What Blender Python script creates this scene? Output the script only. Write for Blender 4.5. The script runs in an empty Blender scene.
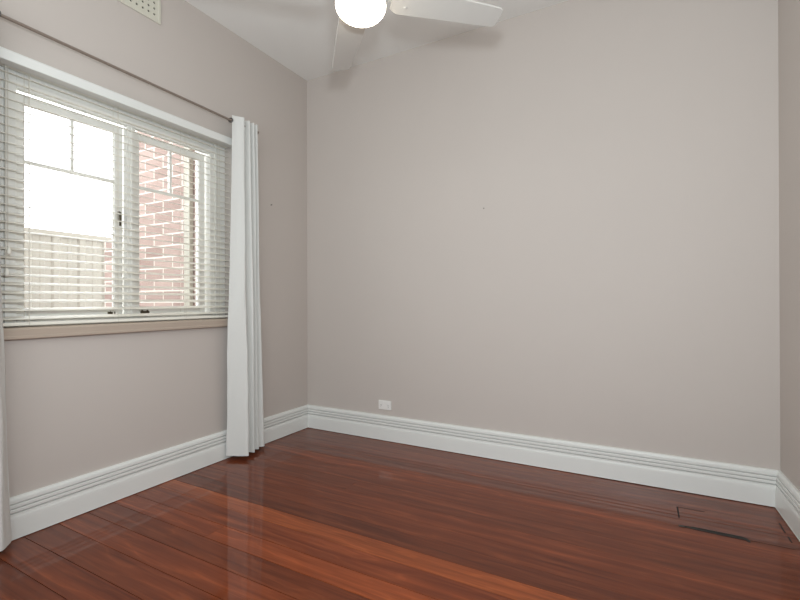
import bpy, bmesh, math, random
from mathutils import Vector, Matrix, Euler

random.seed(7)
SC = bpy.context.scene
COL = SC.collection

# ------------------------------------------------------------------ camera
cam_data = bpy.data.cameras.new('camera')
cam_data.sensor_fit = 'HORIZONTAL'
cam_data.sensor_width = 36.0
cam_data.lens = 442.35 / 800 * 36.0
cam_data.clip_start = 0.02
cam = bpy.data.objects.new('camera', cam_data)
COL.objects.link(cam)
yaw, pitch, roll = 0.49604, 0.0027, -0.0027
d = Vector((-math.sin(yaw) * math.cos(pitch), math.cos(yaw) * math.cos(pitch), math.sin(pitch)))
r = Vector((math.cos(yaw), math.sin(yaw), 0))
u = r.cross(d)
r2 = r * math.cos(roll) + u * math.sin(roll)
u2 = -r * math.sin(roll) + u * math.cos(roll)
R = Matrix((r2, u2, -d)).transposed()
cam.matrix_world = Matrix.Translation((2.5712, -3.0356, 1.1)) @ R.to_4x4()
SC.camera = cam

# ------------------------------------------------------------------ world, light, exposure
world = bpy.data.worlds.new('overcast_sky')
SC.world = world
world.use_nodes = True
bg = world.node_tree.nodes['Background']
bg.inputs['Color'].default_value = (0.96, 0.99, 1.0, 1)
bg.inputs['Strength'].default_value = 6.2

flash = bpy.data.lights.new('camera_flash', 'SPOT')
flash.energy = 122
flash.color = (0.91, 1.0, 1.06)
flash.shadow_soft_size = 0.05
flash.spot_size = math.radians(172)
flash.spot_blend = 0.8
fo = bpy.data.objects.new('camera_flash', flash)
COL.objects.link(fo)
fo.location = (2.53, -2.90, 1.41)
fo.rotation_euler = Vector((-1.45, 2.3, 0.75)).to_track_quat('-Z', 'Y').to_euler()

# two soft fill lights added at the rear wall, standing in for bounced flash
for bx_, be_, bw_ in ((2.35, 32, 1.5), (0.95, 22, 1.1)):
    fill_light = bpy.data.lights.new('rear_fill', 'AREA')
    fill_light.shape = 'RECTANGLE'
    fill_light.size, fill_light.size_y = bw_, 1.5
    fill_light.energy = be_
    fill_light.color = (0.92, 0.995, 1.035)
    bo = bpy.data.objects.new('rear_fill', fill_light)
    COL.objects.link(bo)
    bo.location = (bx_, -3.38, 1.70)
    bo.rotation_euler = Vector((0, 1.0, 0.05)).to_track_quat('-Z', 'Y').to_euler()

SC.view_settings.view_transform = 'Standard'
SC.view_settings.look = 'None'
SC.view_settings.gamma = 1
SC.view_settings.use_curve_mapping = False
SC.view_settings.exposure = -0.50

# ------------------------------------------------------------------ materials
def lin(c):
    return tuple(((v / 255) / 12.92 if v / 255 <= 0.04045 else ((v / 255 + 0.055) / 1.055) ** 2.4) for v in c)

def mat(name, rgb, rough=0.5, metal=0.0, coat=0.0, noise=0.0, nscale=20.0, bump=0.0, bscale=200.0, spec=0.5):
    m = bpy.data.materials.new(name)
    m.use_nodes = True
    nt = m.node_tree
    b = nt.nodes['Principled BSDF']
    c = lin(rgb) + (1,)
    b.inputs['Base Color'].default_value = c
    b.inputs['Roughness'].default_value = rough
    b.inputs['Metallic'].default_value = metal
    b.inputs['Coat Weight'].default_value = coat
    b.inputs['Specular IOR Level'].default_value = spec
    tc = nt.nodes.new('ShaderNodeTexCoord')
    if noise > 0:
        n = nt.nodes.new('ShaderNodeTexNoise')
        n.inputs['Scale'].default_value = nscale
        n.inputs['Detail'].default_value = 4
        nt.links.new(tc.outputs['Object'], n.inputs['Vector'])
        mx = nt.nodes.new('ShaderNodeMix')
        mx.data_type = 'RGBA'
        mx.inputs[6].default_value = tuple(min(1, v * (1 - noise)) for v in c[:3]) + (1,)
        mx.inputs[7].default_value = tuple(min(1, v * (1 + noise)) for v in c[:3]) + (1,)
        nt.links.new(n.outputs['Fac'], mx.inputs[0])
        nt.links.new(mx.outputs[2], b.inputs['Base Color'])
    if bump > 0:
        n2 = nt.nodes.new('ShaderNodeTexNoise')
        n2.inputs['Scale'].default_value = bscale
        n2.inputs['Detail'].default_value = 3
        nt.links.new(tc.outputs['Object'], n2.inputs['Vector'])
        bp = nt.nodes.new('ShaderNodeBump')
        bp.inputs['Strength'].default_value = bump
        bp.inputs['Distance'].default_value = 0.002
        nt.links.new(n2.outputs['Fac'], bp.inputs['Height'])
        nt.links.new(bp.outputs['Normal'], b.inputs['Normal'])
    return m

M_wall = mat('wall_paint', (202, 193.5, 186.5), 0.7, noise=0.012, nscale=3, bump=0.12, bscale=120, spec=0.25)
M_ceil = mat('ceiling_paint', (240, 239, 235), 0.8, noise=0.01, nscale=3, bump=0.05, spec=0.2)
M_trim = mat('gloss_white_trim', (232, 233, 229), 0.3, noise=0.01, nscale=6, spec=0.4)
M_frame = mat('white_window_paint', (243, 242, 237), 0.35, noise=0.01, nscale=8)
M_sill = mat('sill_paint', (184, 168, 153), 0.4, noise=0.02, nscale=8)
M_blind = mat('blind_slat', (244, 240, 229), 0.4, noise=0.01, nscale=10)
M_cord = mat('blind_cord', (225, 220, 208), 0.8, noise=0.03, nscale=60)
M_curtain = mat('curtain_cloth', (221, 221, 217), 0.9, noise=0.015, nscale=40, bump=0.25, bscale=500, spec=0.15)
M_rod = mat('brushed_steel', (150, 138, 128), 0.35, metal=0.5, noise=0.05, nscale=30)
M_ring = mat('eyelet_metal', (110, 108, 106), 0.3, metal=0.9, noise=0.05, nscale=30)
M_fan = mat('fan_white', (199, 196, 190), 0.45, noise=0.01, nscale=10)
M_vent = mat('vent_cream', (214, 211, 196), 0.6, noise=0.02, nscale=15)
M_hole = mat('vent_dark', (38, 32, 28), 0.9, noise=0.1, nscale=15)
M_plastic = mat('outlet_plastic', (240, 238, 234), 0.35, noise=0.01, nscale=15)
M_slot = mat('dark_slot', (34, 31, 28), 0.6, noise=0.1, nscale=40)
M_brass = mat('aged_brass', (84, 76, 62), 0.45, metal=0.7, noise=0.15, nscale=60)
M_gap = mat('floor_gap', (24, 13, 9), 0.8, noise=0.1, nscale=30)
M_grate = mat('slot_metal', (66, 62, 57), 0.4, metal=0.6, noise=0.1, nscale=60)
M_fence = mat('fence_cream', (146, 142, 132), 0.5, noise=0.02, nscale=4)
M_pipe = mat('downpipe_cream', (182, 180, 168), 0.45, noise=0.02, nscale=4)
M_ground = mat('paving', (176, 168, 156), 0.9, noise=0.12, nscale=12)
M_ext = mat('outer_render', (190, 180, 168), 0.9, noise=0.05, nscale=6)

# light globe
M_globe = bpy.data.materials.new('lit_opal_glass')
M_globe.use_nodes = True
b = M_globe.node_tree.nodes['Principled BSDF']
b.inputs['Base Color'].default_value = (0.9, 0.88, 0.82, 1)
b.inputs['Roughness'].default_value = 0.25
b.inputs['Emission Color'].default_value = (1.0, 0.9, 0.72, 1)
b.inputs['Emission Strength'].default_value = 15.0

# window glass
M_glass = bpy.data.materials.new('window_glass')
M_glass.use_nodes = True
nt = M_glass.node_tree
b = nt.nodes['Principled BSDF']
b.inputs['Base Color'].default_value = (1, 1, 1, 1)
b.inputs['Roughness'].default_value = 0.0
b.inputs['IOR'].default_value = 1.45
b.inputs['Transmission Weight'].default_value = 1.0

# brick
M_brick = bpy.data.materials.new('red_brick')
M_brick.use_nodes = True
nt = M_brick.node_tree
b = nt.nodes['Principled BSDF']
b.inputs['Roughness'].default_value = 0.9
tc = nt.nodes.new('ShaderNodeTexCoord')
sx = nt.nodes.new('ShaderNodeSeparateXYZ')
cx = nt.nodes.new('ShaderNodeCombineXYZ')
nt.links.new(tc.outputs['Object'], sx.inputs[0])
nt.links.new(sx.outputs['X'], cx.inputs['X'])
nt.links.new(sx.outputs['Z'], cx.inputs['Y'])
bt = nt.nodes.new('ShaderNodeTexBrick')
bt.offset = 0.5
bt.inputs['Scale'].default_value = 1.0
bt.inputs['Brick Width'].default_value = 0.24
bt.inputs['Row Height'].default_value = 0.0915
bt.inputs['Mortar Size'].default_value = 0.0055
bt.inputs['Mortar Smooth'].default_value = 0.1
bt.inputs['Bias'].default_value = 0.0
bt.inputs['Color1'].default_value = lin((152, 131, 124)) + (1,)
bt.inputs['Color2'].default_value = lin((178, 158, 151)) + (1,)
bt.inputs['Mortar'].default_value = lin((222, 217, 210)) + (1,)
nt.links.new(cx.outputs[0], bt.inputs['Vector'])
nt.links.new(bt.outputs['Color'], b.inputs['Base Color'])

# jarrah floor boards: tone per board from a face attribute, grain from noise stretched along the board
M_floor = bpy.data.materials.new('polished_jarrah')
M_floor.use_nodes = True
nt = M_floor.node_tree
b = nt.nodes['Principled BSDF']
b.inputs['Roughness'].default_value = 0.42
b.inputs['Specular IOR Level'].default_value = 0.05
b.inputs['Coat Weight'].default_value = 0.74
b.inputs['Coat Roughness'].default_value = 0.025
b.inputs['Coat IOR'].default_value = 1.42
tc = nt.nodes.new('ShaderNodeTexCoord')
at = nt.nodes.new('ShaderNodeAttribute'); at.attribute_name = 'board'
sep = nt.nodes.new('ShaderNodeSeparateColor')
nt.links.new(at.outputs['Color'], sep.inputs[0])
off = nt.nodes.new('ShaderNodeCombineXYZ')
mul = nt.nodes.new('ShaderNodeMath'); mul.operation = 'MULTIPLY'; mul.inputs[1].default_value = 37.0
nt.links.new(sep.outputs[1], mul.inputs[0])
nt.links.new(mul.outputs[0], off.inputs['X'])
nt.links.new(mul.outputs[0], off.inputs['Z'])
add = nt.nodes.new('ShaderNodeVectorMath'); add.operation = 'ADD'
nt.links.new(tc.outputs['Object'], add.inputs[0]); nt.links.new(off.outputs[0], add.inputs[1])
def grain(sxv, syv, scale, detail, dist):
    mp = nt.nodes.new('ShaderNodeMapping')
    mp.inputs['Scale'].default_value = (sxv, syv, 1)
    nt.links.new(add.outputs[0], mp.inputs['Vector'])
    n = nt.nodes.new('ShaderNodeTexNoise')
    n.inputs['Scale'].default_value = scale
    n.inputs['Detail'].default_value = detail
    n.inputs['Distortion'].default_value = dist
    nt.links.new(mp.outputs[0], n.inputs['Vector'])
    return n
g1 = grain(0.5, 10.0, 2.4, 8, 0.6)
g2 = grain(0.9, 46.0, 2.0, 4, 0.3)
def ramp(src, stops):
    rp = nt.nodes.new('ShaderNodeValToRGB')
    el = rp.color_ramp.elements
    while len(el) < len(stops): el.new(0.5)
    for e, (p_, c_) in zip(el, stops):
        e.position = p_; e.color = c_
    nt.links.new(src, rp.inputs[0])
    return rp
rt = ramp(sep.outputs[0], [(0.0, lin((100, 47, 25)) + (1,)), (0.35, lin((131, 61, 30)) + (1,)), (0.65, lin((149, 75, 36)) + (1,)), (1.0, lin((176, 96, 48)) + (1,))])
rg = ramp(g1.outputs['Fac'], [(0.30, (0.68, 0.64, 0.62, 1)), (0.46, (0.94, 0.94, 0.94, 1)), (0.60, (1.08, 1.09, 1.09, 1)), (0.74, (1.45, 1.55, 1.6, 1))])
rg2 = ramp(g2.outputs['Fac'], [(0.32, (0.82, 0.80, 0.79, 1)), (0.52, (1.03, 1.03, 1.03, 1)), (0.66, (1.06, 1.06, 1.06, 1)), (0.73, (1.45, 1.55, 1.6, 1))])
m1 = nt.nodes.new('ShaderNodeMix'); m1.data_type = 'RGBA'; m1.blend_type = 'MULTIPLY'; m1.inputs[0].default_value = 1
m2 = nt.nodes.new('ShaderNodeMix'); m2.data_type = 'RGBA'; m2.blend_type = 'MULTIPLY'; m2.inputs[0].default_value = 1
wm = nt.nodes.new('ShaderNodeMapping'); wm.inputs['Scale'].default_value = (0.30, 1.6, 1)
nt.links.new(add.outputs[0], wm.inputs['Vector'])
wt = nt.nodes.new('ShaderNodeTexWave'); wt.wave_type = 'BANDS'; wt.bands_direction = 'Y'
wt.inputs['Scale'].default_value = 2.6; wt.inputs['Distortion'].default_value = 13.0; wt.inputs['Detail'].default_value = 3.0
wt.inputs['Detail Scale'].default_value = 1.6; wt.inputs['Detail Roughness'].default_value = 0.6
nt.links.new(wm.outputs[0], wt.inputs['Vector'])
rw = ramp(wt.outputs['Fac'], [(0.0, (0.90, 0.87, 0.85, 1)), (0.5, (1.0, 1.0, 1.0, 1)), (0.9, (1.04, 1.05, 1.05, 1)), (1.0, (1.22, 1.28, 1.28, 1))])
m0 = nt.nodes.new('ShaderNodeMix'); m0.data_type = 'RGBA'; m0.blend_type = 'MULTIPLY'; m0.inputs[0].default_value = 1
nt.links.new(rt.outputs[0], m0.inputs[6]); nt.links.new(rw.outputs[0], m0.inputs[7])
nt.links.new(m0.outputs[2], m1.inputs[6]); nt.links.new(rg.outputs[0], m1.inputs[7])
nt.links.new(m1.outputs[2], m2.inputs[6]); nt.links.new(rg2.outputs[0], m2.inputs[7])
nt.links.new(m2.outputs[2], b.inputs['Base Color'])
wv = nt.nodes.new('ShaderNodeTexNoise'); wv.inputs['Scale'].default_value = 5.0; wv.inputs['Detail'].default_value = 1
nt.links.new(tc.outputs['Object'], wv.inputs['Vector'])
bp = nt.nodes.new('ShaderNodeBump'); bp.inputs['Strength'].default_value = 0.003; bp.inputs['Distance'].default_value = 0.01
nt.links.new(wv.outputs['Fac'], bp.inputs['Height'])
nt.links.new(bp.outputs['Normal'], b.inputs['Coat Normal'])

# ------------------------------------------------------------------ mesh helpers
def box(bm, x0, x1, y0, y1, z0, z1, M=None):
    vs = [bm.verts.new((x, y, z)) for x in (x0, x1) for y in (y0, y1) for z in (z0, z1)]
    for f in ((0, 1, 3, 2), (4, 6, 7, 5), (0, 4, 5, 1), (2, 3, 7, 6), (0, 2, 6, 4), (1, 5, 7, 3)):
        bm.faces.new([vs[i] for i in f])
    if M is not None:
        for v in vs: v.co = M @ v.co
    return vs

def tube(bm, a, b_, rad, seg=16, cap=True, rad2=None):
    a, b_ = Vector(a), Vector(b_)
    dz = (b_ - a).normalized()
    up = Vector((0, 0, 1)) if abs(dz.z) < 0.9 else Vector((1, 0, 0))
    xx = dz.cross(up).normalized(); yy = dz.cross(xx)
    r2_ = rad if rad2 is None else rad2
    A = [bm.verts.new(a + (xx * math.cos(t) + yy * math.sin(t)) * rad) for t in [2 * math.pi * k / seg for k in range(seg)]]
    B = [bm.verts.new(b_ + (xx * math.cos(t) + yy * math.sin(t)) * r2_) for t in [2 * math.pi * k / seg for k in range(seg)]]
    for k in range(seg):
        bm.faces.new((A[k], A[(k + 1) % seg], B[(k + 1) % seg], B[k]))
    if cap:
        bm.faces.new(A[::-1]); bm.faces.new(B)

def lathe(bm, prof, seg=40, c=(0, 0)):
    rings = []
    for rad, z in prof:
        if rad < 1e-5:
            rings.append([bm.verts.new((c[0], c[1], z))])
        else:
            rings.append([bm.verts.new((c[0] + rad * math.cos(2 * math.pi * k / seg), c[1] + rad * math.sin(2 * math.pi * k / seg), z)) for k in range(seg)])
    for A, B in zip(rings, rings[1:]):
        for k in range(seg):
            k2 = (k + 1) % seg
            if len(A) == 1: bm.faces.new((A[0], B[k], B[k2]))
            elif len(B) == 1: bm.faces.new((A[k], B[0], A[k2]))
            else: bm.faces.new((A[k], B[k], B[k2], A[k2]))

def torus(bm, c, n, R_, r_, seg=28, sub=10):
    n = Vector(n).normalized()
    up = Vector((0, 0, 1)) if abs(n.z) < 0.9 else Vector((1, 0, 0))
    xx = n.cross(up).normalized(); yy = n.cross(xx)
    rs = []
    for i in range(seg):
        t = 2 * math.pi * i / seg
        e = xx * math.cos(t) + yy * math.sin(t)
        rs.append([bm.verts.new(Vector(c) + e * (R_ + r_ * math.cos(s)) + n * r_ * math.sin(s)) for s in [2 * math.pi * j / sub for j in range(sub)]])
    for i in range(seg):
        A, B = rs[i], rs[(i + 1) % seg]
        for j in range(sub):
            bm.faces.new((A[j], B[j], B[(j + 1) % sub], A[(j + 1) % sub]))

def sweep(bm, prof, path):
    """prof: list of (offset_from_wall, z); path: list of (point_xy, inward_xy) mitred stations; ends closed."""
    st = []
    for P, N in path:
        st.append([bm.verts.new((P[0] + N[0] * o, P[1] + N[1] * o, z)) for o, z in prof])
    n = len(prof)
    for A, B in zip(st, st[1:]):
        for j in range(n):
            bm.faces.new((A[j], A[(j + 1) % n], B[(j + 1) % n], B[j]))
    bm.faces.new(st[0]); bm.faces.new(st[-1][::-1])

def obj(name, bm, m, parent=None, smooth=False, bevel=0.0, kind=None, origin=None):
    bmesh.ops.recalc_face_normals(bm, faces=bm.faces[:])
    me = bpy.data.meshes.new(name)
    if origin is not None:
        bmesh.ops.translate(bm, verts=bm.verts[:], vec=-Vector(origin))
    bm.to_mesh(me); bm.free()
    o = bpy.data.objects.new(name, me)
    COL.objects.link(o)
    if m is not None: me.materials.append(m)
    if origin is not None: o.location = origin
    if smooth:
        for p_ in me.polygons: p_.use_smooth = True
    if bevel > 0:
        bv = o.modifiers.new('bevel', 'BEVEL'); bv.width = bevel; bv.segments = 2; bv.limit_method = 'ANGLE'
    if parent is not None:
        o.parent = parent
        o.location = Vector(o.location) - Vector(parent_world(parent))
    if kind: o['kind'] = kind
    return o

def parent_world(o):
    v = Vector(o.location)
    if o.parent: v += parent_world(o.parent)
    return v

def thing(name, label, cat, loc=(0, 0, 0), group=None, kind=None):
    o = bpy.data.objects.new(name, None)
    o.empty_display_size = 0.1
    COL.objects.link(o)
    o.location = loc
    if label: o['label'] = label
    if cat: o['category'] = cat
    if group: o['group'] = group
    if kind: o['kind'] = kind
    return o

def tag(o, label, cat, group=None):
    o['label'] = label; o['category'] = cat
    if group: o['group'] = group
    return o

NB = bmesh.new

# ------------------------------------------------------------------ room shell
W, H, YB = 3.228, 3.044, -3.42          # width, ceiling height, rear wall
AR = 0.0244                              # the right wall runs slightly out of square
XR = W + AR * (-YB)
OY0, OY1, OZ0, OZ1 = -2.19, -0.81, 0.962, 2.245   # window opening in the left wall
WT = 0.27                                # wall thickness

# floor: individual boards
bounds = [0.02, -0.115, -0.24, -0.365, -0.492, -0.625, -0.77, -0.91, -1.05, -1.175, -1.292, -1.402, -1.535, -1.65, -1.778,
          -1.91, -2.05, -2.182, -2.31, -2.44, -2.575, -2.70, -2.83, -2.96, -3.09, -3.22, -3.35, -3.46]
tones = [0.42, 0.36, 0.40, 0.30, 0.50, 0.38, 0.26, 0.42, 0.34, 0.15, 0.78, 0.52, 0.55, 0.28, 0.46, 0.34, 0.44, 0.30, 0.40,
         0.5, 0.35, 0.42, 0.3, 0.5, 0.4, 0.35, 0.45]
bm = NB()
cl = bm.loops.layers.color.new('board')
g = 0.0011
rnd = random.Random(11)
for i, (a, b_) in enumerate(zip(bounds, bounds[1:])):
    xs = [-0.02]
    if i in (6, 12, 18, 22):
        xs.append(rnd.uniform(0.7, 2.6))
    xs.append(W + 0.12)
    for k in range(len(xs) - 1):
        t = tones[i] + (0.0 if k == 0 else rnd.uniform(-0.12, 0.12))
        ph = rnd.random()
        x0, x1 = xs[k] + (0.0006 if k else 0), xs[k + 1] - 0.0006
        ga, gb = (0.0005 if k_ < 10 else (0.0009 if k_ < 12 else 0.0016) for k_ in (i, i + 1))
        y0, y1 = b_ + gb, a - ga
        vs = box(bm, x0, x1, y0, y1, -0.02, 0.0)
        for f in {f for v in vs for f in v.link_faces}:
            for l in f.loops: l[cl] = (max(0, min(1, t)), ph, 0, 1)
fl = obj('floor', bm, M_floor, kind='structure')
bm = NB(); box(bm, -0.02, W + 0.12, -3.46, 0.02, -0.06, -0.012)
obj('floor_underlay', bm, M_gap, kind='structure')

bm = NB(); box(bm, -WT, XR + 0.2, YB - 0.2, 0.2, H, H + 0.12)
obj('ceiling', bm, M_ceil, kind='structure')

bm = NB(); box(bm, -WT, XR + 0.2, 0.0, 0.2, -0.06, H)
obj('wall_back', bm, M_wall, kind='structure')
bm = NB(); box(bm, -WT, XR + 0.2, YB - 0.2, YB, -0.06, H)
obj('wall_rear', bm, M_wall, kind='structure')
bm = NB()
vs = box(bm, W, W + 0.2, YB, 0.0, -0.06, H)
for v in vs: v.co.x += AR * (-v.co.y)
obj('wall_right', bm, M_wall, kind='structure')

def ring_wall(bm, xa, xb, Y0, Y1, Z0, Z1, y0, y1, z0, z1):
    """solid slab between x=xa and x=xb with a rectangular hole"""
    def loop(x, a, b_, c, d_):
        return [bm.verts.new(p_) for p_ in ((x, a, c), (x, b_, c), (x, b_, d_), (x, a, d_))]
    Oa, Ia = loop(xa, Y0, Y1, Z0, Z1), loop(xa, y0, y1, z0, z1)
    Ob, Ib = loop(xb, Y0, Y1, Z0, Z1), loop(xb, y0, y1, z0, z1)
    for k in range(4):
        q = (k + 1) % 4
        bm.faces.new((Oa[k], Oa[q], Ia[q], Ia[k]))
        bm.faces.new((Ob[k], Ib[k], Ib[q], Ob[q]))
        bm.faces.new((Ia[k], Ia[q], Ib[q], Ib[k]))
        bm.faces.new((Oa[k], Ob[k], Ob[q], Oa[q]))

bm = NB()
ring_wall(bm, -0.26, 0.0, YB, 0.0, -0.06, H, OY0, OY1, OZ0, OZ1)
obj('wall_left', bm, M_wall, kind='structure')

# baseboards: tall moulded skirting
SK = [(0.0, 0.003), (0.029, 0.003), (0.030, 0.006), (0.0285, 0.008), (0.0275, 0.088), (0.0265, 0.100), (0.0235, 0.111), (0.0235, 0.119),
      (0.012, 0.1195), (0.012, 0.1235), (0.0225, 0.124), (0.0235, 0.127), (0.0235, 0.137), (0.022, 0.1395), (0.011, 0.140), (0.011, 0.1435),
      (0.0215, 0.144), (0.0225, 0.147), (0.0225, 0.158), (0.021, 0.1605), (0.010, 0.161), (0.010, 0.1645), (0.0195, 0.165), (0.0205, 0.169),
      (0.0195, 0.181), (0.015, 0.190), (0.010, 0.194), (0.0, 0.194)]
def skirting(name, path):
    bm = NB(); sweep(bm, SK, path)
    return obj(name, bm, M_trim, kind='structure')
skirting('baseboard_left', [((0, YB), (1, 0)), ((0, 0), (1, -1))])
skirting('baseboard_back', [((0, 0), (1, -1)), ((W, 0), (-1, -1))])
skirting('baseboard_right', [((W, 0), (-1, -1)), ((XR, YB), (-1, 0))])

# ------------------------------------------------------------------ window
win = thing('window_1', 'white painted timber casement window behind the blind, two sashes slightly ajar', 'window',
            (-0.10, -1.50, OZ0), kind='structure')
XI, XO = -0.080, -0.118          # frame inner / outer face
GL = (-1.985, -1.560); GR = (-1.412, -0.988); GZ0, GZ1 = 1.066, 2.091
ST = 0.045
bm = NB()
box(bm, XO, XI, OY0, GL[0] - ST - 0.006, OZ0, OZ1)
box(bm, XO, XI, GR[1] + ST + 0.006, OY1, OZ0, OZ1)
yl, yr = GL[0] - ST - 0.006, GR[1] + ST + 0.006
box(bm, XO, XI, yl, yr, GZ1 + ST + 0.005, OZ1)
box(bm, XO, XI, yl, yr, OZ0, GZ0 - ST - 0.003)
# outer linings of the opening, painted white
box(bm, -0.255, XO - 0.001, OY0, yl - 0.012, OZ0, OZ1)
box(bm, -0.255, XO - 0.001, yr + 0.012, OY1, OZ0, OZ1)
box(bm, -0.255, XO - 0.001, yl - 0.0119, yr + 0.0119, OZ1 - 0.016, OZ1)
box(bm, -0.255, XO - 0.001, yl - 0.0119, yr + 0.0119, OZ0, GZ0 - ST - 0.012)
# inner stop beads
box(bm, XI - 0.002, XI + 0.012, yr + 0.035, yr + 0.05, OZ0 + 0.001, OZ1 - 0.001)
box(bm, XI - 0.002, XI + 0.012, yl - 0.05, yl - 0.035, OZ0 + 0.001, OZ1 - 0.001)
box(bm, XI - 0.002, XI + 0.012, yl - 0.0345, yr + 0.0345, GZ1 + ST + 0.022, GZ1 + ST + 0.036)
obj('frame', bm, M_frame, win, bevel=0.003)
bm = NB()
box(bm, XO, XI, GL[1] + ST + 0.006, GR[0] - ST - 0.006, GZ0 - ST - 0.002, GZ1 + ST + 0.004)
box(bm, XI, XI + 0.012, GL[1] + ST + 0.022, GR[0] - ST - 0.022, GZ0 - ST - 0.002, GZ1 + ST + 0.004)
box(bm, -0.185, XO - 0.001, -1.497, -1.475, GZ0 - ST - 0.002, GZ1 + ST + 0.004)
obj('mullion', bm, M_frame, win, bevel=0.003)

def sash(y0, y1, ang, hinge):
    XA, XB = -0.164, -0.128
    z0, z1 = GZ0, GZ1
    hp = Vector((XB, hinge, 0))
    T = Matrix.Translation(hp) @ Matrix.Rotation(ang, 4, 'Z') @ Matrix.Translation(-hp)
    bm = NB()
    box(bm, XA, XB, y0 - ST, y0, z0 - ST, z1 + ST, T)
    box(bm, XA, XB, y1, y1 + ST, z0 - ST, z1 + ST, T)
    box(bm, XA, XB, y0, y1, z1, z1 + ST, T)
    box(bm, XA, XB, y0, y1, z0 - ST, z0, T)
    s = obj('sash', bm, M_frame, win, bevel=0.004)
    bm = NB(); box(bm, XA + 0.006, XB - 0.006, y0, y1, 1.797, 1.812, T)
    obj('muntin', bm, M_frame, s)
    ym = (y0 + y1) / 2
    bm = NB(); box(bm, XA + 0.006, XB - 0.006, ym - 0.0065, ym + 0.0065, 1.812, z1, T)
    obj('muntin', bm, M_frame, s)
    bm = NB(); box(bm, -0.148, -0.145, y0, y1, z0, z1, T)
    obj('glass_pane', bm, M_glass, s)
    return T
TL = sash(GL[0], GL[1], math.radians(-1.5), GL[0] - ST)
TR = sash(GR[0], GR[1], math.radians(1.0), GR[1] + ST)

# casement fastener and stays
bm = NB()
box(bm, -0.128, -0.122, -1.546, -1.533, 1.575, 1.632, TL)
tube(bm, (-0.120, -1.539, 1.62), (-0.098, -1.539, 1.62), 0.007)
box(bm, -0.103, -0.095, -1.543, -1.534, 1.545, 1.626)
obj('fastener', bm, M_brass, win, bevel=0.001)
for yc, ln in ((-1.560, 0.080), (-1.380, 0.055)):
    bm = NB()
    box(bm, -0.128, -0.116, yc - ln / 2, yc + ln / 2, 1.022, 1.044)
    tube(bm, (-0.122, yc - ln * 0.3, 1.042), (-0.122, yc - ln * 0.3, 1.05), 0.006)
    tube(bm, (-0.122, yc + ln * 0.3, 1.042), (-0.122, yc + ln * 0.3, 1.05), 0.006)
    obj('stay', bm, M_brass, win, bevel=0.001)

# sill (inside) with a rounded nosing
SILL = [(-0.076, 0.962), (-0.076, 0.981), (0.022, 0.981), (0.029, 0.978), (0.032, 0.971), (0.032, 0.944), (0.034, 0.940), (0.034, 0.930), (0.030, 0.926), (0.001, 0.926), (0.001, 0.963)]
bm = NB()
A = [bm.verts.new((x, OY0 - 0.05 if x > 0.0005 else OY0 + 0.001, z)) for x, z in SILL]
B = [bm.verts.new((x, OY1 + 0.05 if x > 0.0005 else OY1 - 0.001, z)) for x, z in SILL]
n = len(SILL)
for j in range(n): bm.faces.new((A[j], A[(j + 1) % n], B[(j + 1) % n], B[j]))
bm.faces.new(A); bm.faces.new(B[::-1])
obj('sill', bm, M_sill, win)

# head moulding over the window
HD = [(0.0, 2.197), (0.058, 2.197), (0.060, 2.200), (0.060, 2.242), (0.057, 2.247), (0.0, 2.247)]
bm = NB()
A = [bm.verts.new((x, -2.42, z)) for x, z in HD]; B = [bm.verts.new((x, -0.70, z)) for x, z in HD]
n = len(HD)
for j in range(n): bm.faces.new((A[j], A[(j + 1) % n], B[(j + 1) % n], B[j]))
bm.faces.new(A); bm.faces.new(B[::-1])
obj('trim_1', bm, M_trim, kind='structure')

# ------------------------------------------------------------------ venetian blind
BY0, BY1 = OY0 + 0.012, OY1 - 0.014
bl = thing('venetian_blind', 'white horizontal slat blind hanging inside the window recess', 'blind', (-0.03, -1.50, 0.985))
bm = NB(); box(bm, -0.056, -0.006, BY0, BY1, 2.208, 2.243)
obj('headrail', bm, M_blind, bl, bevel=0.002)
bm = NB(); box(bm, -0.054, -0.010, BY0, BY1, 0.988, 1.004)
obj('bottom_rail', bm, M_blind, bl, bevel=0.003)
bm = NB()
tilt = math.radians(15)
z = 1.0245
SX = -0.031
while z < 2.20:
    vs0 = []
    for yy in (BY0, BY1):
        row = []
        for k in range(7):
            s = -0.0245 + 0.049 * k / 6
            crown = 0.0022 * (1 - (s / 0.0245) ** 2)
            row.append((s, crown))
        top = [bm.verts.new((SX + s * math.cos(tilt) + c * math.sin(tilt), yy, z - s * math.sin(tilt) + c * math.cos(tilt) + 0.0009)) for s, c in row]
        bot = [bm.verts.new((SX + s * math.cos(tilt) + c * math.sin(tilt), yy, z - s * math.sin(tilt) + c * math.cos(tilt) - 0.0009)) for s, c in row]
        vs0.append(top + bot[::-1])
    A, B = vs0
    n = len(A)
    for j in range(n): bm.faces.new((A[j], A[(j + 1) % n], B[(j + 1) % n], B[j]))
    bm.faces.new(A); bm.faces.new(B[::-1])
    z += 0.0412
obj('slats', bm, M_blind, bl)
for yc in (-2.014, -1.60, -1.180, -0.92):
    bm = NB()
    for xo in (-0.0585, -0.0045):
        tube(bm, (xo, yc, 0.99), (xo, yc, 2.21), 0.0011, 6)
    tube(bm, (-0.031, yc + 0.008, 0.99), (-0.031, yc + 0.008, 2.21), 0.0009, 6)
    obj('ladder_cord', bm, M_cord, bl)
for yc, zb in ((-2.098, 1.335), (-2.106, 1.235)):
    bm = NB(); tube(bm, (-0.001, yc, zb + 0.02), (-0.001, yc, 2.21), 0.0012, 6)
    cd = obj('pull_cord', bm, M_cord, bl)
    bm = NB(); lathe(bm, [(0, zb - 0.016), (0.008, zb - 0.014), (0.0095, zb - 0.004), (0.006, zb + 0.012), (0.003, zb + 0.022), (0, zb + 0.023)], 14, (-0.001 + 0.0095, yc))
    obj('tassel', bm, M_blind, cd, smooth=True)

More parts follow.
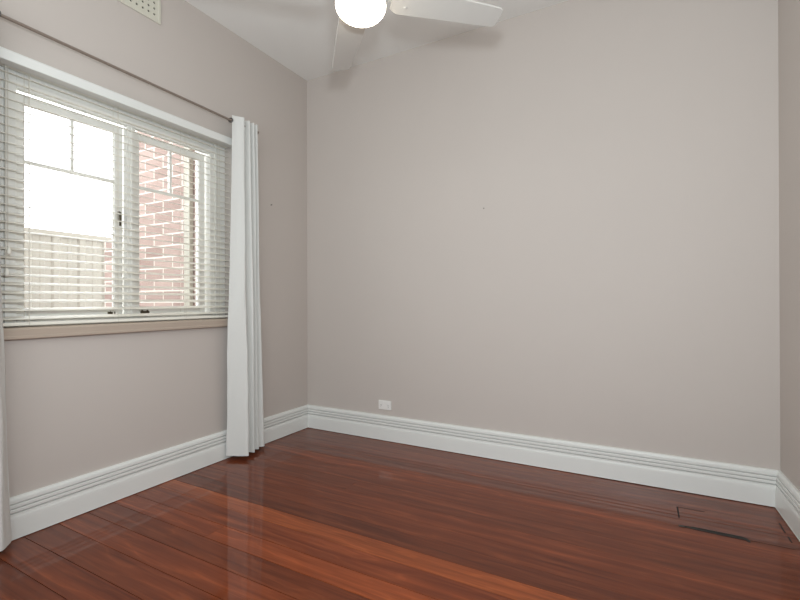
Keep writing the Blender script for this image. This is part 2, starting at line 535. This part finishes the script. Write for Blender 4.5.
# ------------------------------------------------------------------ curtain rod and curtains
RX, RR = 0.10, 0.0075
def rodz(y): return 2.366 - 0.0126 * (y + 2.155)
RZ = rodz(-1.5)
rod = thing('curtain_rod', 'thin brushed steel curtain rod above the window', 'curtain rod', (RX, -1.5, RZ))
bm = NB(); tube(bm, (RX, -2.62, rodz(-2.62)), (RX, -0.675, rodz(-0.675)), RR, 20)
obj('pole', bm, M_rod, rod, smooth=False)
for y_, zz in ((-2.60, rodz(-2.60)), (-0.705, rodz(-0.705))):
    bm = NB()
    tube(bm, (0.0, y_, zz), (0.006, y_, zz), 0.024, 20)
    tube(bm, (0.006, y_, zz), (RX - RR + 0.002, y_, zz), 0.006, 12)
    torus(bm, (RX, y_, zz), (0, 1, 0), 0.0125, 0.004)
    obj('bracket', bm, M_rod, rod)
for y_, zz, s in ((-2.62, rodz(-2.62), -1), (-0.675, rodz(-0.675), 1)):
    bm = NB(); tube(bm, (RX, y_, zz), (RX, y_ + s * 0.012, zz), 0.010, 20)
    obj('finial', bm, M_rod, rod, bevel=0.002)

def catmull(P, n):
    out = []
    for i in range(len(P) - 1):
        p0, p1, p2, p3 = P[max(i - 1, 0)], P[i], P[i + 1], P[min(i + 2, len(P) - 1)]
        for k in range(n):
            t = k / n
            out.append(tuple(0.5 * (2 * b1 + (c1 - a1) * t + (2 * a1 - 5 * b1 + 4 * c1 - d1) * t * t + (3 * b1 - a1 - 3 * c1 + d1) * t ** 3)
                             for a1, b1, c1, d1 in zip(p0, p1, p2, p3)))
    out.append(P[-1])
    return out

def curtain(label, top, hem, ztop, zhem, seed, eye, flare=1.25):
    rr = random.Random(seed)
    n = 12
    T_, B_ = catmull(top, n), catmull(hem, n)
    rows = 64
    o = thing('curtain', label, 'curtain', (0.09, sum(p_[1] for p_ in hem) / len(hem), zhem))
    bm = NB()
    grid = []
    ph = [rr.uniform(0, 6) for _ in range(6)]
    for i in range(rows + 1):
        t = i / rows
        tz = t ** flare
        row = []
        for j, (a, b_) in enumerate(zip(T_, B_)):
            uu = j / (len(T_) - 1)
            w = math.sin(math.pi * min(1, t * 1.6) / 2)
            x = a[0] + (b_[0] - a[0]) * tz + 0.004 * w * math.sin(9 * uu + 5 * t + ph[0]) + 0.002 * w * math.sin(31 * uu + 13 * t + ph[1]) + 0.0022 * w * math.sin(48 * uu + 37 * t + ph[4]) * math.sin(19 * t + ph[5]) * (0.4 + 0.6 * t)
            y = a[1] + (b_[1] - a[1]) * tz + 0.004 * w * math.sin(7 * uu + 4.1 * t + ph[2]) + 0.0015 * w * math.sin(23 * uu - 17 * t + ph[3])
            zz = ztop + (zhem - ztop) * t
            x = max(x, 0.036 if zz < 0.25 else 0.014)
            row.append(bm.verts.new((x, y, zz)))
        grid.append(row)
    for A, B in zip(grid, grid[1:]):
        for j in range(len(A) - 1):
            bm.faces.new((A[j], A[j + 1], B[j + 1], B[j]))
    cloth = obj('cloth', bm, M_curtain, o)
    sm = cloth.modifiers.new('thick', 'SOLIDIFY'); sm.thickness = 0.0028; sm.offset = 0
    # the eyelet at the leading edge
    bm = NB(); torus(bm, (RX, eye, rodz(eye)), (0.45, -0.9, 0), 0.0135, 0.0042)
    obj('eyelet', bm, M_ring, o, smooth=True)
    return o

topR = [(0.104, -0.905), (0.115, -0.875), (0.140, -0.838), (0.135, -0.826), (0.085, -0.800), (0.105, -0.789), (0.134, -0.772), (0.088, -0.752), (0.132, -0.733), (0.088, -0.718), (0.128, -0.701), (0.105, -0.678), (0.085, -0.655)]
hemR = [(0.042, -0.905), (0.100, -0.878), (0.168, -0.842), (0.162, -0.822), (0.100, -0.792), (0.128, -0.775), (0.162, -0.757), (0.100, -0.724), (0.135, -0.692), (0.085, -0.668), (0.118, -0.632), (0.090, -0.606), (0.056, -0.582)]
curtain('white eyelet curtain drawn to the right of the window, beside the room corner', topR, hemR, 2.388, 0.028, 3, -0.912)
topL = [(0.090, -2.168), (0.120, -2.182), (0.150, -2.205), (0.115, -2.232), (0.060, -2.250), (0.100, -2.275), (0.145, -2.305), (0.060, -2.345), (0.140, -2.390), (0.095, -2.430), (0.06, -2.46)]
hemL = [(0.085, -2.122), (0.118, -2.142), (0.155, -2.175), (0.115, -2.208), (0.055, -2.230), (0.100, -2.260), (0.150, -2.295), (0.055, -2.345), (0.145, -2.400), (0.095, -2.450), (0.055, -2.49)]
curtain('white eyelet curtain left of the window, cut off by the photo edge', topL, hemL, 2.415, 0.028, 5, -2.172, 2.2)

# ------------------------------------------------------------------ ceiling fan
FX, FY, FZ = 1.636, -1.617, 2.283
fan = thing('ceiling_fan', 'white four-blade ceiling fan with a lit round glass light', 'ceiling fan', (FX, FY, FZ))
bm = NB(); lathe(bm, [(0, H), (0.075, H), (0.078, H - 0.012), (0.062, H - 0.05), (0.030, H - 0.068), (0, H - 0.068)], 40, (FX, FY))
obj('canopy', bm, M_fan, fan, smooth=True)
bm = NB(); tube(bm, (FX, FY, H - 0.06), (FX, FY, 2.385), 0.0125, 20)
obj('downrod', bm, M_fan, fan, smooth=True)
bm = NB(); lathe(bm, [(0, 2.390), (0.032, 2.390), (0.038, 2.373), (0.090, 2.360), (0.106, 2.342), (0.109, 2.312), (0.098, 2.285), (0.082, 2.276), (0.082, 2.258), (0.094, 2.254), (0.099, 2.247), (0.097, 2.240), (0, 2.240)], 48, (FX, FY))
obj('motor_housing', bm, M_fan, fan, smooth=True)
bm = NB()
prof = [(0.090, 2.2405)] + [(0.0965 * math.cos(a), 2.233 - 0.060 * math.sin(a)) for a in [math.pi / 2 * k / 16 for k in range(16)]] + [(0, 2.173)]
lathe(bm, prof, 48, (FX, FY))
obj('light_globe', bm, M_globe, fan, smooth=True)
PITCH = math.radians(12)
for k in range(4):
    az = math.radians(43.6 + 90 * k)
    T = Matrix.Translation((FX, FY, FZ)) @ Matrix.Rotation(az, 4, 'Z') @ Matrix.Rotation(-PITCH, 4, 'X')
    # blade outline (x along the blade, y across), rounded corners at the tip
    r0, r1 = 0.125, 0.586
    def hw(x): return 0.068 + (0.0475 - 0.068) * (x - r0) / (r1 - r0)
    up_ = [(r0, 0.045), (r0 + 0.025, hw(r0) * 0.97), (r0 + 0.06, hw(r0 + 0.06))]
    for q in range(1, 12): up_.append((r0 + 0.06 + (r1 - 0.02 - r0 - 0.06) * q / 12, hw(r0 + 0.06 + (r1 - 0.02 - r0 - 0.06) * q / 12)))
    for q in range(0, 6):
        a = math.pi / 2 * q / 5
        up_.append((r1 - 0.02 + 0.02 * math.sin(a), hw(r1) - 0.02 + 0.02 * math.cos(a)))
    out = up_ + [(x, -y) for x, y in up_[::-1]]
    bm = NB()
    A = [bm.verts.new(T @ Vector((x, y, 0.004))) for x, y in out]
    B = [bm.verts.new(T @ Vector((x, y, -0.004))) for x, y in out]
    bm.faces.new(A); bm.faces.new(B[::-1])
    for j in range(len(out)): bm.faces.new((A[j], A[(j + 1) % len(out)], B[(j + 1) % len(out)], B[j]))
    bd = obj('blade', bm, M_fan, fan, bevel=0.002)
    bm = NB()
    box(bm, 0.085, 0.215, -0.022, 0.022, 0.0045, 0.010, T)
    box(bm, 0.165, 0.205, -0.040, 0.040, 0.0045, 0.0095, T)
    for sy in (-0.028, 0.028): tube(bm, T @ Vector((0.185, sy, -0.007)), T @ Vector((0.185, sy, -0.0035)), 0.006, 12)
    obj('blade_bracket', bm, M_fan, bd)

# ------------------------------------------------------------------ wall vent
VY1, VY0, VZ0, VZ1 = -1.357, -1.614, 2.792, 2.979
vent = thing('air_vent', 'cream perforated plaster air vent high on the wall above the window', 'vent', (0, -1.48, VZ0))
bm = NB()
nx, nz = 6, 4
# face plate with real round holes
box(bm, 0.0, 0.010, VY0, VY0 + 0.018, VZ0, VZ1)
box(bm, 0.0, 0.010, VY1 - 0.018, VY1, VZ0, VZ1)
box(bm, 0.0, 0.010, VY0 + 0.018, VY1 - 0.018, VZ0, VZ0 + 0.016)
box(bm, 0.0, 0.010, VY0 + 0.018, VY1 - 0.018, VZ1 - 0.016, VZ1)
obj('rim', bm, M_vent, vent, bevel=0.003)
bm = NB()
cw, ch = (VY1 - VY0 - 0.082) / (nx - 1), (VZ1 - VZ0 - 0.082) / (nz - 1)
hs = set((a, c) for a in range(nx) for c in range(nz))
def plate_cell(y0, y1, z0, z1, hole):
    if not hole:
        bm.faces.new([bm.verts.new((0.0075, *q)) for q in ((y0, z0), (y1, z0), (y1, z1), (y0, z1))]); return
    cy, cz = (y0 + y1) / 2, (z0 + z1) / 2
    k_ = 16
    inn, back, outr = [], [], []
    for q in range(k_):
        a = 2 * math.pi * (q + 0.5) / k_
        ca, sa = math.cos(a), math.sin(a)
        s = min((y1 - y0) / 2 / max(abs(ca), 1e-6), (z1 - z0) / 2 / max(abs(sa), 1e-6))
        outr.append(bm.verts.new((0.0075, cy + ca * s, cz + sa * s)))
        inn.append(bm.verts.new((0.0075, cy + ca * 0.0068, cz + sa * 0.0068)))
        back.append(bm.verts.new((0.0012, cy + ca * 0.0068, cz + sa * 0.0068)))
    corner = {}
    for q in range(k_):
        w = (q + 1) % k_
        bm.faces.new((outr[q], outr[w], inn[w], inn[q]))
        bm.faces.new((inn[q], inn[w], back[w], back[q]))
    for q in (1, 5, 9, 13):
        w = (q + 1) % k_
        a, b_ = outr[q].co, outr[w].co
        cr = bm.verts.new((0.0075, y1 if (a.y + b_.y) / 2 > cy else y0, z1 if (a.z + b_.z) / 2 > cz else z0))
        if (a - b_).length > 1e-6 and (cr.co - a).length > 1e-6 and (cr.co - b_).length > 1e-6: bm.faces.new((outr[q], cr, outr[w]))
ys = [VY0 + 0.041 + (a - 0.5) * cw for a in range(nx + 1)]
zs = [VZ0 + 0.041 + (c - 0.5) * ch for c in range(nz + 1)]
for a in range(nx):
    for c in range(nz):
        plate_cell(ys[a], ys[a + 1], zs[c], zs[c + 1], (a, c) in hs)
Ya, Yb, Za, Zb = VY0 + 0.018, VY1 - 0.018, VZ0 + 0.016, VZ1 - 0.016
for q in (((Ya, Za), (ys[0], Za), (ys[0], Zb), (Ya, Zb)), ((ys[-1], Za), (Yb, Za), (Yb, Zb), (ys[-1], Zb)),
          ((ys[0], Za), (ys[-1], Za), (ys[-1], zs[0]), (ys[0], zs[0])), ((ys[0], zs[-1]), (ys[-1], zs[-1]), (ys[-1], Zb), (ys[0], Zb))):
    bm.faces.new([bm.verts.new((0.0075, y, z)) for y, z in q])
obj('face_plate', bm, M_vent, vent)
bm = NB(); box(bm, 0.0, 0.001, Ya, Yb, Za, Zb)
obj('backing', bm, M_hole, vent)

# ------------------------------------------------------------------ power outlet on the back wall
PX0, PX1, PZ0, PZ1 = 0.735, 0.850, 0.240, 0.312
pc = (PX0 + PX1) / 2
out_ = thing('power_outlet', 'white double power outlet low on the plain back wall', 'power outlet', (pc, 0, PZ0))
bm = NB(); box(bm, PX0, PX1, -0.010, 0.0, PZ0, PZ1)
obj('face_plate', bm, M_plastic, out_, bevel=0.003)
for s in (-1, 1):
    sw = NB(); box(sw, pc + s * 0.014 - 0.006, pc + s * 0.014 + 0.006, -0.0145, -0.0098, PZ0 + 0.046, PZ0 + 0.060)
    obj('switch', sw, M_plastic, out_, bevel=0.001)
    so = NB()
    cx_, cz_ = pc + s * 0.034, PZ0 + 0.030
    for dx, an in ((-0.006, 30), (0.006, -30)):
        T = Matrix.Translation((cx_ + dx, -0.0103, cz_ + 0.005)) @ Matrix.Rotation(math.radians(an), 4, 'Y')
        box(so, -0.0009, 0.0009, -0.0004, 0.0004, -0.004, 0.004, T)
    box(so, cx_ - 0.0009, cx_ + 0.0009, -0.0107, -0.0099, cz_ - 0.010, cz_ - 0.002)
    obj('socket_holes', so, M_slot, out_)

# ------------------------------------------------------------------ cut-in floor patch with a dark slot
HX0, HX1, HY0, HY1 = 2.745, 3.172, -0.492, -0.258
ht = thing('floor_hatch', 'rectangular hatch cut into the floorboards in the right corner, with a dark slot', 'floor hatch', (2.95, -0.37, 0.0))
bm = NB()
box(bm, HX0 - 0.004, HX0 + 0.003, HY0 + 0.10, HY1, 0.0002, 0.0009)
box(bm, HX0 + 0.002, HX0 + 0.12, HY1 - 0.0025, HY1 + 0.0025, 0.0002, 0.0009)
box(bm, HX1 - 0.002, HX1 + 0.004, -0.33, -0.225, 0.0002, 0.0009)
box(bm, HX1 - 0.000, HX1 + 0.006, -0.425, -0.365, 0.0002, 0.0009)
box(bm, HX0, HX1, HY0 - 0.0012, HY0 + 0.0012, 0.0002, 0.0009)
obj('saw_cut', bm, M_gap, ht)
bm = NB()
if True:
    P_ = [(2.735, -0.489), (2.735, -0.478), (2.80, -0.474), (2.90, -0.473), (3.00, -0.474), (3.012, -0.490), (3.012, -0.512), (3.002, -0.512), (2.996, -0.500), (2.90, -0.500), (2.80, -0.496)]
    A = [bm.verts.new((x, y, 0.0003)) for x, y in P_]; B = [bm.verts.new((x, y, 0.0015)) for x, y in P_]
    bm.faces.new(A[::-1]); bm.faces.new(B)
    for k in range(len(P_)): bm.faces.new((A[k], A[(k + 1) % len(P_)], B[(k + 1) % len(P_)], B[k]))
sl = obj('slot', bm, M_slot, ht)
bm = NB(); box(bm, 2.79, 2.992, -0.4755, -0.4725, 0.0003, 0.003)
box(bm, 2.737, 2.760, -0.497, -0.480, 0.0012, 0.0024)
obj('metal_edge', bm, M_grate, sl)

# nails left in the walls
bm = NB(); tube(bm, (0.0, -0.435, 1.866), (0.012, -0.435, 1.868), 0.0028, 10)
tag(obj('nail', bm, M_brass), 'small dark nail in the wall right of the white curtain', 'nail')
bm = NB(); tube(bm, (1.606, 0.0, 1.754), (1.606, -0.010, 1.756), 0.0026, 10)
tag(obj('nail', bm, M_brass), 'small dark nail in the middle of the plain back wall', 'nail')

# ------------------------------------------------------------------ outside
GZ = -0.35
bm = NB(); box(bm, -9, -0.27, -9, 6, GZ - 0.05, GZ)
obj('ground', bm, M_ground, kind='structure')
# house wall outside with the same opening
bm = NB(); ring_wall(bm, -0.30, -0.2605, -7, -0.79, GZ, 3.3, OY0 - 0.02, OY1 + 0.015, OZ0 - 0.02, OZ1 + 0.05)
obj('wall_outside', bm, M_brick, kind='structure')
# wing wall of the house
bm = NB(); box(bm, -1.35, -0.2605, -0.785, -0.55, GZ, 3.3); box(bm, -1.69, -1.3501, -0.785, -0.55, GZ, 1.655)
obj('wall_wing', bm, M_brick, kind='structure')
dp = thing('downpipe', 'cream square downpipe on the brick wall outside the right sash', 'downpipe', (-0.53, -0.82, GZ))
bm = NB(); box(bm, -0.533, -0.462, -0.822, -0.786, GZ, 3.25)
obj('pipe', bm, M_pipe, dp, bevel=0.006)
for zc in (0.6, 2.75):
    bm = NB(); box(bm, -0.555, -0.44, -0.825, -0.784, zc, zc + 0.03)
    obj('strap', bm, M_pipe, dp)

FXX, FT = -3.0, 1.872
fence = thing('boundary_fence', 'cream ribbed metal fence outside, behind the left sash', 'fence', (FXX, -1.0, GZ))
bm = NB()
prof = []
y = -6.0
while y < 3.0:
    prof += [(0.0, y), (0.0, y + 0.045), (-0.016, y + 0.065), (-0.016, y + 0.13), (-0.012, y + 0.14), (-0.012, y + 0.17), (-0.016, y + 0.18), (-0.016, y + 0.235), (0.0, y + 0.255)]
    y += 0.2567
A = [bm.verts.new((FXX + x, yy, GZ + 0.05)) for x, yy in prof]; B = [bm.verts.new((FXX + x, yy, FT - 0.03)) for x, yy in prof]
for j in range(len(prof) - 1): bm.faces.new((A[j], A[j + 1], B[j + 1], B[j]))
pn = obj('panel', bm, M_fence, fence)
sm = pn.modifiers.new('thick', 'SOLIDIFY'); sm.thickness = 0.002
bm = NB(); box(bm, FXX - 0.045, FXX + 0.015, -6.0, 3.0, FT - 0.05, FT)
obj('top_rail', bm, M_fence, fence, bevel=0.004)
bm = NB(); box(bm, FXX - 0.045, FXX + 0.015, -6.0, 3.0, GZ + 0.03, GZ + 0.09)
obj('bottom_rail', bm, M_fence, fence, bevel=0.004)
for yp in (-3.9, -1.55, 0.8):
    bm = NB(); box(bm, FXX - 0.05, FXX + 0.018, yp - 0.03, yp + 0.03, GZ, FT - 0.01)
    obj('post', bm, M_fence, fence, bevel=0.004)
